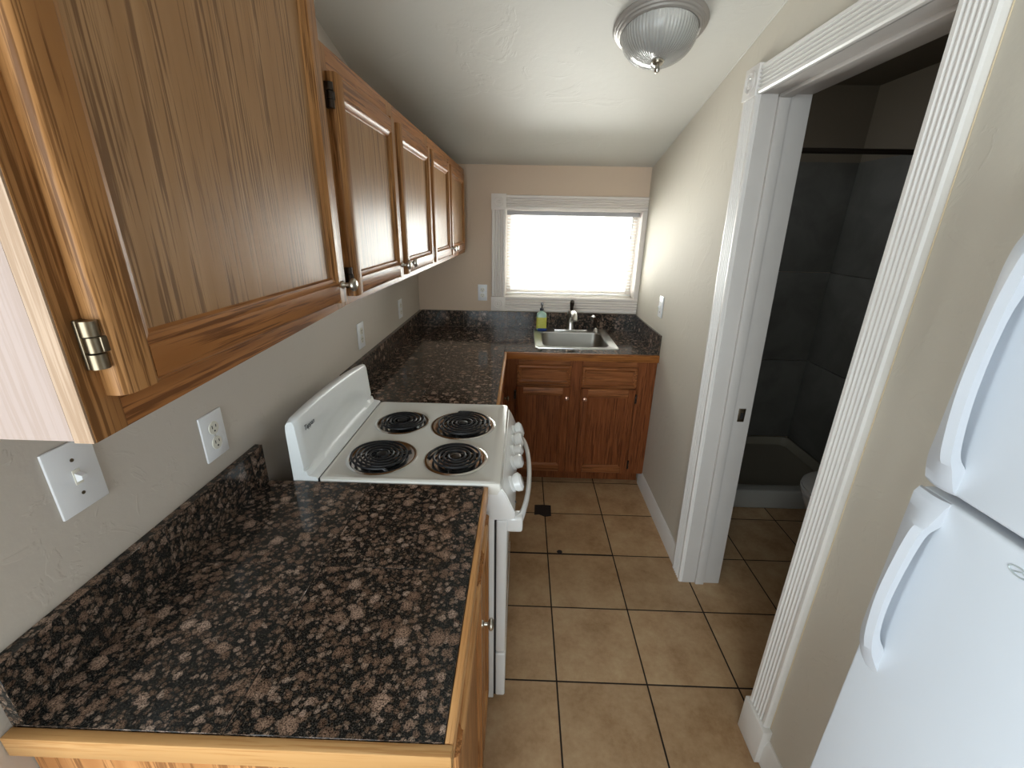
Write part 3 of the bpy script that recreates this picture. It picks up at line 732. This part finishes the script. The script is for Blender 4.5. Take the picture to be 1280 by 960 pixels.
# cooktop: slab with raised rim and pan wells
ZT = .922
burn = [(.294, 1.478, .098, 4, .10), (.524, 1.470, .119, 5, .3), (.296, 1.222, .110, 5, -.2), (.533, 1.222, .101, 4, .5)]
mb = MB()
cx0, cx1, cy0, cy1 = .152, .684, SY, EY
mb.loft([rrect(cx0, cx1 - .006, cy0, cy1, .006, .884), rrect(cx0, cx1 + .004, cy0, cy1, .008, .905), rrect(cx0 + .001, cx1 - .002, cy0 + .001, cy1 - .001, .009, ZT - .003), rrect(cx0 + .006, cx1 - .010, cy0 + .006, cy1 - .006, .012, ZT),
         rrect(cx0 + .013, cx1 - .026, cy0 + .014, cy1 - .014, .015, ZT), rrect(cx0 + .022, cx1 - .034, cy0 + .022, cy1 - .022, .018, ZT - .005)])
mb.build('cooktop', 'cream_enamel', st)
for i, (bx_, by_, r, turns, rot) in enumerate(burn):
    z0 = ZT - .005
    mb = MB(); mb.lathe([(r, .0005), (r + .001, .003), (r - .004, .0052), (r - .010, .004), (r - .018, .0022), (r * .5, .0008), (.02, .0006), (.0, .0006)], (bx_, by_, z0), (0, 0, 1), 48)
    pan = mb.build('drip_pan', 'chrome', st)
    tilt = (.05, -.02) if i == 2 else (0, 0)
    mb = MB(); rc = r - .017; pth = []; N = 40 * turns
    offx = -.004 if i == 2 else 0
    for k in range(N + 1):
        f_ = k / N; a = rot * 6 + f_ * turns * 2 * PI; rr = .022 + (rc - .022) * f_
        pth.append((bx_ + offx + rr * math.cos(a), by_ + rr * math.sin(a), z0 + .0125 + tilt[0] * 0 + (math.cos(a) * rr * -.05 if i == 2 else 0)))
    mb.tube(pth, .0036 if turns == 5 else .0040, 8)
    e = Vector(pth[-1]); a = rot * 6 + turns * 2 * PI; mb.tube([e, e + Vector((-.006 * math.sin(a) + .004 * math.cos(a), .006 * math.cos(a) + .004 * math.sin(a), -.004)), e + Vector((-.010 * math.sin(a), .010 * math.cos(a), -.009))], .0045, 8)
    cb = mb.build('burner_coil', 'coil', st)
    mb = MB()
    for k in range(3):
        a = k * 2 * PI / 3 + .4; c, s_ = math.cos(a), math.sin(a)
        pts = [(bx_ + c * .012 - s_ * .0015, by_ + s_ * .012 + c * .0015), (bx_ + c * rc - s_ * .0015, by_ + s_ * rc + c * .0015), (bx_ + c * rc + s_ * .0015, by_ + s_ * rc - c * .0015), (bx_ + c * .012 + s_ * .0015, by_ + s_ * .012 - c * .0015)]
        mb.poly_prism(pts, 2, z0 + .003, z0 + .009)
    mb.lathe([(0, .006), (.016, .006), (.017, .014), (.012, .016), (0, .016)], (bx_, by_, z0), (0, 0, 1), 20)
    mb.build('support', 'bronze' if i == 3 else 'coil', cb)
# backguard
def bgx(y): return 0
def arch(y):
    s_ = (y - SY) / (EY - SY)
    e = 1 - abs(2 * s_ - 1) ** 2.2
    return 1.106 + .016 * e - .020 * s_
mb = MB(); rings = []
N = 36
for k in range(N + 1):
    f_ = k / N; y = SY + .0005 + (EY - SY - .001) * f_
    # outer ends rounded
    edge = min(f_, 1 - f_); ins = .005 * max(0, 1 - edge / .02) ** 2
    zt_ = arch(y) - ins * 1.2
    # scooped lower zone in the middle
    sc_ = max(0, 1 - ((f_ - .5) / .42) ** 2)
    zs = .935 + .075 * sc_
    prof = [(.078, .886), (.150, .886), (.150, .921), (.148 - ins * .3, .925), (.1285 - ins, .929), (.1225 - .006 * sc_ - ins, .945), (.1165 - .004 * sc_ - ins, zs + .01), (.1185 - ins, zs + .022), (.116 - ins, min(zs + .05, zt_ - .03)), (.110 - ins, zt_ - .012), (.105 - ins, zt_ - .002), (.098, zt_), (.086, zt_ - .003), (.080, zt_ - .012), (.078, zt_ - .03)]
    rings.append([(p[0], y, p[1]) for p in prof])
mb.loft(rings); mb.build('backguard', 'bg_enamel', st, sharp=50)
mb = MB(); mb.box(.1500, .1522, SY + .001, EY - .001, .89, .9195); mb.build('seam', 'black', st)
# badge lettering on the backguard
fcv = bpy.data.curves.new('badge', 'FONT'); fcv.body = 'Tappan'; fcv.size = .021; fcv.extrude = .0004; fcv.shear = .3
tmp = bpy.data.objects.new('badge_tmp', fcv); COL.objects.link(tmp)
bpy.context.view_layer.update()
me = bpy.data.meshes.new_from_object(tmp.evaluated_get(bpy.context.evaluated_depsgraph_get())); bpy.data.objects.remove(tmp); bpy.data.curves.remove(fcv)
me.materials.clear(); me.materials.append(M['logo'])
bd = bpy.data.objects.new('badge', me); COL.objects.link(bd); bd.parent = st
bd.matrix_local = Matrix.Translation(Vector((.1168, 1.115, 1.058)) - Vector(st.location)) @ Matrix(((0, -.10, 1, 0), (1, 0, 0, 0), (0, 1, .10, 0), (0, 0, 0, 1)))
# slanted control panel
mb = MB(); mb.poly_prism([(.640, .800), (.640, .883), (.676, .904), (.690, .900), (.700, .885), (.727, .822), (.728, .808), (.720, .797), (.700, .793), (.655, .793)], 1, SY + .001, EY - .001); 
bmesh.ops.bevel(mb.bm, geom=[e for e in mb.bm.edges if abs((e.verts[0].co - e.verts[1].co).y) < 1e-5], offset=.003, segments=2, affect='EDGES')
mb.build('control_panel', 'enamel', st)
nk = Vector((.92, 0, .39)).normalized()
for i, ky in enumerate((1.188, 1.318, 1.396, 1.475, 1.562)):
    c = Vector((.7135, ky, .853)); mb = MB()
    mb.lathe([(0, -.002), (.026, -.002), (.0265, .006), (.022, .010), (0, .011)], c, nk, 24)
    # gripping blade
    up = Vector((0, 1, 0)).cross(nk) * -1
    rr = [0.024, .029, .030, .020]; hh = [.009, .016, .030, .037]
    rings = []
    ang = (.9, .25, -.1, .5, 1.2)[i]
    ca, sa = math.cos(ang), math.sin(ang)
    for r_, h_ in zip(rr, hh):
        ring = []
        for k in range(20):
            a = 2 * PI * k / 20; lx = math.cos(a) * r_; ly = math.sin(a) * r_ * (.62 if h_ > .01 else .8)
            px, py = lx * ca - ly * sa, lx * sa + ly * ca
            ring.append(c + nk * h_ + Vector((0, 1, 0)) * px + up * py)
        rings.append(ring)
    mb.loft(rings); mb.build('knob', 'enamel', st)
for z_, y_ in ((.815, 1.12),):
    mb = MB(); mb.lathe([(0, 0), (.004, 0), (.004, .002), (0, .003)], (.7275, y_, z_ + .02), nk, 12); mb.build('indicator_light', 'logo', st)
# oven door, drawer
mb = MB(); mb.box(.672, .704, SY + .004, EY - .004, .245, .790, bev=.006, seg=3)
vs = [v for v in mb.bm.verts if v.co.x > .695]
for v in vs: v.co.x += .010 * (1 - ((v.co.y - 1.3775) / .30) ** 2) if abs(v.co.y - 1.3775) < .3 else 0
od = mb.build('oven_door', 'enamel', st)
mb = MB(); mb.box(.6665, .6725, SY + .010, EY - .010, .03, .79); mb.build('door_gasket', 'black', st)
mb = MB()
hp = []
for k in range(25):
    f_ = k / 24; y = SY + .012 + (EY - SY - .024) * f_; b = 1 - (2 * f_ - 1) ** 2
    e = max(0, 1 - min(f_, 1 - f_) / .10)
    hp.append((.722 + .052 * max(b, 0) ** .45, y, .785 + .006 * b, e))
rings = []
for x, y, z, e in hp:
    hw = .015 + .008 * e; hd = .0085 + .003 * e
    rings.append([(x + hd * math.cos(a), y, z - .012 * e + hw * math.sin(a) + .0) for a in [2 * PI * q / 12 for q in range(12)]])
mb.loft(rings)
for s_ in (0, 1):
    y0 = SY + .010 if s_ == 0 else EY - .050; mb.box(.700, .752, y0, y0 + .045, .742, .796, bev=.009, seg=3)
mb.build('handle', 'enamel', od)
mb = MB(); mb.box(.672, .706, SY + .004, EY - .004, .030, .238, bev=.007, seg=3); mb.build('storage_drawer', 'enamel', st)

# ------------------------------------------------------------------ refrigerator
fr = thing('refrigerator', 'white top-freezer refrigerator standing at the right edge beside the doorway', 'refrigerator', (1.75, .28, 0))
FX = 1.400; fy0, fy1 = -.10, .638
mb = MB(); mb.box(FX + .068, 2.10, fy0 + .004, fy1 - .006, .03, 1.735, bev=.006); mb.build('cabinet', 'fridge', fr)
mb = MB(); mb.box(FX + .055, FX + .0678, fy0 + .012, fy1 - .012, .06, 1.725); mb.build('gasket', 'gasket', fr)
zs0, zs1 = 1.2355, 1.2490
mb = MB(); mb.box(FX, FX + .054, fy0, fy1, .10, zs0, bev=.007, seg=3); ld = mb.build('lower_door', 'fridge', fr)
mb = MB(); mb.box(FX, FX + .054, fy0, fy1, zs1, 1.735, bev=.007, seg=3); ud = mb.build('freezer_door', 'fridge', fr)
mb = MB(); mb.box(FX + .03, FX + .067, fy0 + .01, fy1 - .01, .03, .094, bev=.003); mb.build('toe_grille', 'gasket', fr)
X_ = FX
def fhandle(parent, ks):
    """ks: (z, outer x, inner x, y_inner, y_outer) stations along the handle"""
    mb = MB(); rings = []
    n = len(ks); M_ = 14
    def lerp(a, b, t): return a + (b - a) * t
    for i in range(n - 1):
        for k in range(M_ if i < n - 2 else M_ + 1):
            t = k / M_; t = t * t * (3 - 2 * t) if False else t
            p0 = ks[max(i - 1, 0)]; p1 = ks[i]; p2 = ks[i + 1]; p3 = ks[min(i + 2, n - 1)]
            q = []
            for j in range(5):
                a, b, c, d = p0[j], p1[j], p2[j], p3[j]
                q.append(b + .5 * t * (c - a + t * (2 * a - 5 * b + 4 * c - d + t * (3 * (b - c) + d - a))))
            z, xo, xi, yi, yo = q; r = .004
            xe = max(X_ - .010, xo)
            rings.append([(xo, yi + .012, z), (xo * .6 + xe * .4 - .002, yi + .025, z), (xe, yo - .002, z), (xe + .003, yo, z), (X_ + .002, yo, z), (X_ + .002, yo - .012, z), (xi, yi + .020, z), (xi, yi + .002, z), (xi - .002, yi, z), (xo + .005, yi, z)])
    mb.loft(rings); return mb.build('handle', 'fridge_h', parent)
X = FX
fhandle(ld, [(1.2345, X - .004, X + .004, .584, .637), (1.222, X - .012, X + .004, .583, .637), (1.195, X - .024, X + .003, .583, .637), (1.165, X - .034, X - .014, .585, .637), (1.05, X - .042, X - .024, .587, .637), (.96, X - .036, X - .018, .588, .637), (.915, X - .026, X + .003, .588, .634), (.885, X - .012, X + .003, .588, .622), (.862, X - .001, X + .003, .582, .600)])
fhandle(ud, [(1.250, X - .003, X + .004, .584, .624), (1.262, X - .012, X + .004, .583, .630), (1.292, X - .024, X + .003, .583, .637), (1.325, X - .034, X - .014, .585, .637), (1.42, X - .042, X - .024, .587, .637), (1.53, X - .038, X - .02, .588, .637), (1.60, X - .028, X + .003, .588, .634), (1.635, X - .012, X + .003, .588, .622), (1.665, X - .001, X + .003, .582, .600)])
# embossed emblem partly in view
mb = MB()
mb.tube([(FX - .0005, .473 + .013 * math.cos(a), 1.207 + .006 * math.sin(a)) for a in [2 * PI * k / 24 for k in range(24)]], .0012, 6, closed=True)
mb.tube([(FX - .0005, .482 - k * .012, 1.206 + (.0035 if k % 2 else -.0035)) for k in range(4)], .0010, 6)
mb.build('emblem', 'logo_grey', ld)

# ------------------------------------------------------------------ wall plates
def plate(name, label, cat, c, nrm, kind, w=.072, h=.116, group=None):
    t = thing(name, label, cat, c, group)
    n = Vector(nrm); up = Vector((0, 0, 1)); rt = up.cross(n)
    c = Vector(c)
    def L(a, b, d): return c + rt * a + up * b + n * d
    def bx(mb, a0, a1, b0, b1, d0, d1, bev=0, mi=0):
        p, q = L(a0, b0, d0), L(a1, b1, d1); lo = [min(p[i], q[i]) for i in range(3)]; hi = [max(p[i], q[i]) for i in range(3)]
        mb.box(lo[0], hi[0], lo[1], hi[1], lo[2], hi[2], bev=bev, mi=mi)
    mb = MB(); bx(mb, -w / 2, w / 2, -h / 2, h / 2, .0003, .0058, .0024); mb.build('cover_plate', 'plate', t)
    if kind == 'outlet':
        for s_ in (-1, 1):
            mb = MB(); mb.lathe([(0, .0050), (.0165, .0050), (.0160, .0082), (0, .0084)], L(0, s_ * .0195, 0), n, 28)
            ob = mb.build('socket', 'ivory', t)
            mb = MB()
            for a, hh in ((-.0062, .0042), (.0062, .0034)): bx(mb, a - .0011, a + .0011, s_ * .0195 + .0038 - hh, s_ * .0195 + .0038 + hh, .0080, .0088)
            mb.lathe([(0, .0080), (.0024, .0080), (.0024, .0088), (0, .0088)], L(0, s_ * .0195 - .0075, 0), n, 12)
            mb.build('slot', 'black', ob)
        mb = MB(); mb.lathe([(0, .005), (.0028, .005), (.0026, .0068), (0, .0070)], L(0, 0, 0), n, 12); mb.build('screw', 'steel', t)
    else:
        mb = MB(); bx(mb, -.0065, .0065, -.0135, .0135, .0050, .0070, .0006); mb.build('toggle_bezel', 'ivory', t)
        mb = MB(); pts = [(0, .006), (.011, .006), (.005, .018), (-.002, .019), (-.006, .006)]
        ring = lambda s_: [L(s_ * .0042, b - .002 if kind != 'up' else -b + .002, d) for b, d in pts]
        mb.loft([[L(s_ * .0045, -q + .002, d) for q, d in pts] for s_ in (-1, 1)], smooth=False); mb.build('toggle', 'plate', t)
        for s_ in (-1, 1):
            mb = MB(); mb.lathe([(0, .005), (.0032, .005), (.0030, .0068), (0, .0072)], L(0, s_ * .031, 0), n, 12); mb.build('screw', 'brass', t)
    return t
plate('light_switch', 'white toggle light switch plate on the left wall below the nearest cabinet', 'light switch', (XL, .614, 1.217), (1, 0, 0), 'switch', .082, .122, 'light switches')
plate('wall_outlet', 'white double outlet on the left wall above the near backsplash', 'outlet', (XL, .933, 1.133), (1, 0, 0), 'outlet', .078, .117, 'duplex wall outlets')
plate('wall_outlet', 'white double outlet on the left wall just beyond the stove', 'outlet', (XL, 1.952, 1.131), (1, 0, 0), 'outlet', .078, .118, 'duplex wall outlets')
plate('wall_outlet', 'white double outlet on the left wall farthest along near the corner', 'outlet', (XL, 2.634, 1.130), (1, 0, 0), 'outlet', .074, .112, 'duplex wall outlets')
plate('wall_outlet', 'white double outlet on the back wall left of the window casing', 'outlet', (.447, D, 1.162), (0, -1, 0), 'outlet', .066, .114, 'duplex wall outlets')
plate('light_switch', 'white toggle light switch plate on the right wall near the sink counter', 'light switch', (W, 2.590, 1.185), (-1, 0, 0), 'switch', .072, .124, 'light switches')

# ------------------------------------------------------------------ ceiling light
cn = Vector((0, -.2317, -1)).normalized(); ccen = Vector((1.186, 1.868, zc(1.868)))
cl = thing('ceiling_light', 'flush ceiling light with a ribbed glass bowl and metal finial', 'light', ccen)
mb = MB(); mb.lathe([(0, .0005), (.158, .0005), (.160, .006), (.156, .012), (.150, .014), (.148, .020), (.143, .022), (.141, .028), (.134, .031), (.130, .029), (.128, .02)], ccen, cn, 64); mb.build('canopy_ring', plain('painted_metal_ring', (.36, .33, .30), .4, metal=.2), cl)
mb = MB(); pr = []
for k in range(15):
    a = k / 14 * PI / 2; pr.append((.130 * math.cos(a) ** .8 if k < 14 else 0, .026 + .090 * math.sin(a)))
mb.lathe(pr, ccen, cn, 96); gb = mb.build('glass_bowl', 'ribglass', cl, origin=ccen)
mb = MB(); mb.lathe([(0, .112), (.018, .112), (.022, .117), (.021, .121), (.017, .122), (.018, .126), (.014, .129), (.008, .131), (.007, .140), (.010, .146), (.006, .153), (0, .155)], ccen, cn, 20); mb.build('finial', 'nickel', cl)

# ------------------------------------------------------------------ bathroom objects
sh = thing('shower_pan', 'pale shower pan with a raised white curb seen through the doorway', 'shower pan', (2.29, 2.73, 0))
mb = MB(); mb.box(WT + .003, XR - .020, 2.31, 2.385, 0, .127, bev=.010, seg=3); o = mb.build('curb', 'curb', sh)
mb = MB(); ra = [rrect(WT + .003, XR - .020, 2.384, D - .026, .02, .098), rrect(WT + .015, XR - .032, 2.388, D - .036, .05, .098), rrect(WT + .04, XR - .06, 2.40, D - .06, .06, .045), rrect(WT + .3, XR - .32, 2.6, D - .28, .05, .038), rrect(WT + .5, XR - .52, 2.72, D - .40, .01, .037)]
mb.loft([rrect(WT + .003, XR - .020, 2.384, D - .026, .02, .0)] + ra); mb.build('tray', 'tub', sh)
rd = MB(); rd.tube([(WT + .003, 2.345, 1.978), (XR - .02, 2.345, 1.978)], .0125, 14); 
rd.lathe([(0, 0), (.028, 0), (.026, .010), (.016, .014)], (WT + .002, 2.345, 1.978), (1, 0, 0), 20); rd.lathe([(0, 0), (.028, 0), (.026, .010), (.016, .014)], (XR - .019, 2.345, 1.978), (-1, 0, 0), 20)
o = rd.build('shower_rod', 'bronze', None, origin=(2.29, 2.345, 1.978)); tag(o, 'dark shower curtain rod spanning the shower in the dim bathroom', 'shower rod')
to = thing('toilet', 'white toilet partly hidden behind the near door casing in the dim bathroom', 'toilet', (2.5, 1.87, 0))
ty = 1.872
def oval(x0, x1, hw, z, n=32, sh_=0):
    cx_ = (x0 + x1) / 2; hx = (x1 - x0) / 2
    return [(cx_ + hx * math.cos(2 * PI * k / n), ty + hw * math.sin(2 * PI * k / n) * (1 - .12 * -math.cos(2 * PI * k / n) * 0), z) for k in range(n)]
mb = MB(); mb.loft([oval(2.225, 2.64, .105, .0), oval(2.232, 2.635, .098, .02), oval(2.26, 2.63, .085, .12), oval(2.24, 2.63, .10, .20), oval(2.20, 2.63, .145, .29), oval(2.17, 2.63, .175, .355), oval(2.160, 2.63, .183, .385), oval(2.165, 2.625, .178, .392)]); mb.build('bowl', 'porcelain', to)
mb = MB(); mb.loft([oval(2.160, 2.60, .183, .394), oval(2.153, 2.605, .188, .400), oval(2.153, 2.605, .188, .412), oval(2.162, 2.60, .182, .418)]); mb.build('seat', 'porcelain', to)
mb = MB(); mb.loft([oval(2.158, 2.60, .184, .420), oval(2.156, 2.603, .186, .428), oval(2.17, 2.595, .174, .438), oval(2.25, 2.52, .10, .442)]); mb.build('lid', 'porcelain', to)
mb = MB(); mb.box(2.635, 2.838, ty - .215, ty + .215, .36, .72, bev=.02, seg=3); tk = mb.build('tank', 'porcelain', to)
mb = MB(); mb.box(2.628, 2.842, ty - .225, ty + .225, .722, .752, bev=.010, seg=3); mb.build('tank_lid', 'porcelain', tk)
# missing grout / broken tile corner on the floor
mb = MB(); mb.poly_prism([(.838, 2.176), (.866, 2.181), (.90, 2.160), (.938, 2.170), (.942, 2.272), (.90, 2.276), (.842, 2.273)], 2, .0002, .0016)
o = mb.build('floor_patch', 'chip', None, origin=(.89, 2.22, 0)); tag(o, 'small dark patch of bare mortar at a floor tile joint beyond the oven handle', 'floor patch')
mb = MB(); mb.lathe([(0, 0.0002), (.011, .0002), (.009, .005), (.004, .008), (0, .008)], (.965, 1.868, 0), (0, 0, 1), 9, sx=1.4); o = mb.build('debris_chip', 'chip', None, origin=(.965, 1.868, 0)); tag(o, 'tiny dark crumb lying on the wide grout line of the floor', 'debris')

# ------------------------------------------------------------------ lights
def area(name, loc, rot, sx, sy, power, color):
    l = bpy.data.lights.new(name, 'AREA'); l.shape = 'RECTANGLE'; l.size = sx; l.size_y = sy; l.energy = power; l.color = color
    o = bpy.data.objects.new(name, l); COL.objects.link(o); o.location = loc; o.rotation_euler = rot; return o
area('window_daylight', (1.063, D + .30, 1.50), (math.radians(-90), 0, 0), 1.5, 1.1, 90, (1, .97, .92))
area('rear_daylight', (-.3, YB - .25, 1.35), (math.radians(90), 0, 0), 2.5, 2.1, 85, (.86, .93, 1))
area('side_daylight', (-2.85, -.6, 1.4), (math.radians(90), 0, math.radians(-90)), 1.9, 2.1, 112, (.82, .91, 1))
gl_ = area('ground_bounce_fill', (1.06, D + .85, .45), (0, 0, 0), 1.8, 1.2, 200, (1, .985, .95))  # added lamp in place of bounced daylight, brightens the ceiling by the window
gl_.rotation_euler = (Vector((.95, 2.6, 2.0)) - gl_.location).to_track_quat('-Z', 'Y').to_euler()
w = bpy.data.worlds.new('sky'); SC.world = w; w.use_nodes = True
bg = w.node_tree.nodes['Background']; bg.inputs[0].default_value = (.86, .93, 1, 1); bg.inputs[1].default_value = 2.2
SC.view_settings.view_transform = 'Standard'
SC.view_settings.exposure = 0.53
SC.cycles.use_denoising = True
SC.cycles.max_bounces = 8
SC.cycles.caustics_reflective = False; SC.cycles.caustics_refractive = False
SC.cycles.sample_clamp_indirect = 6
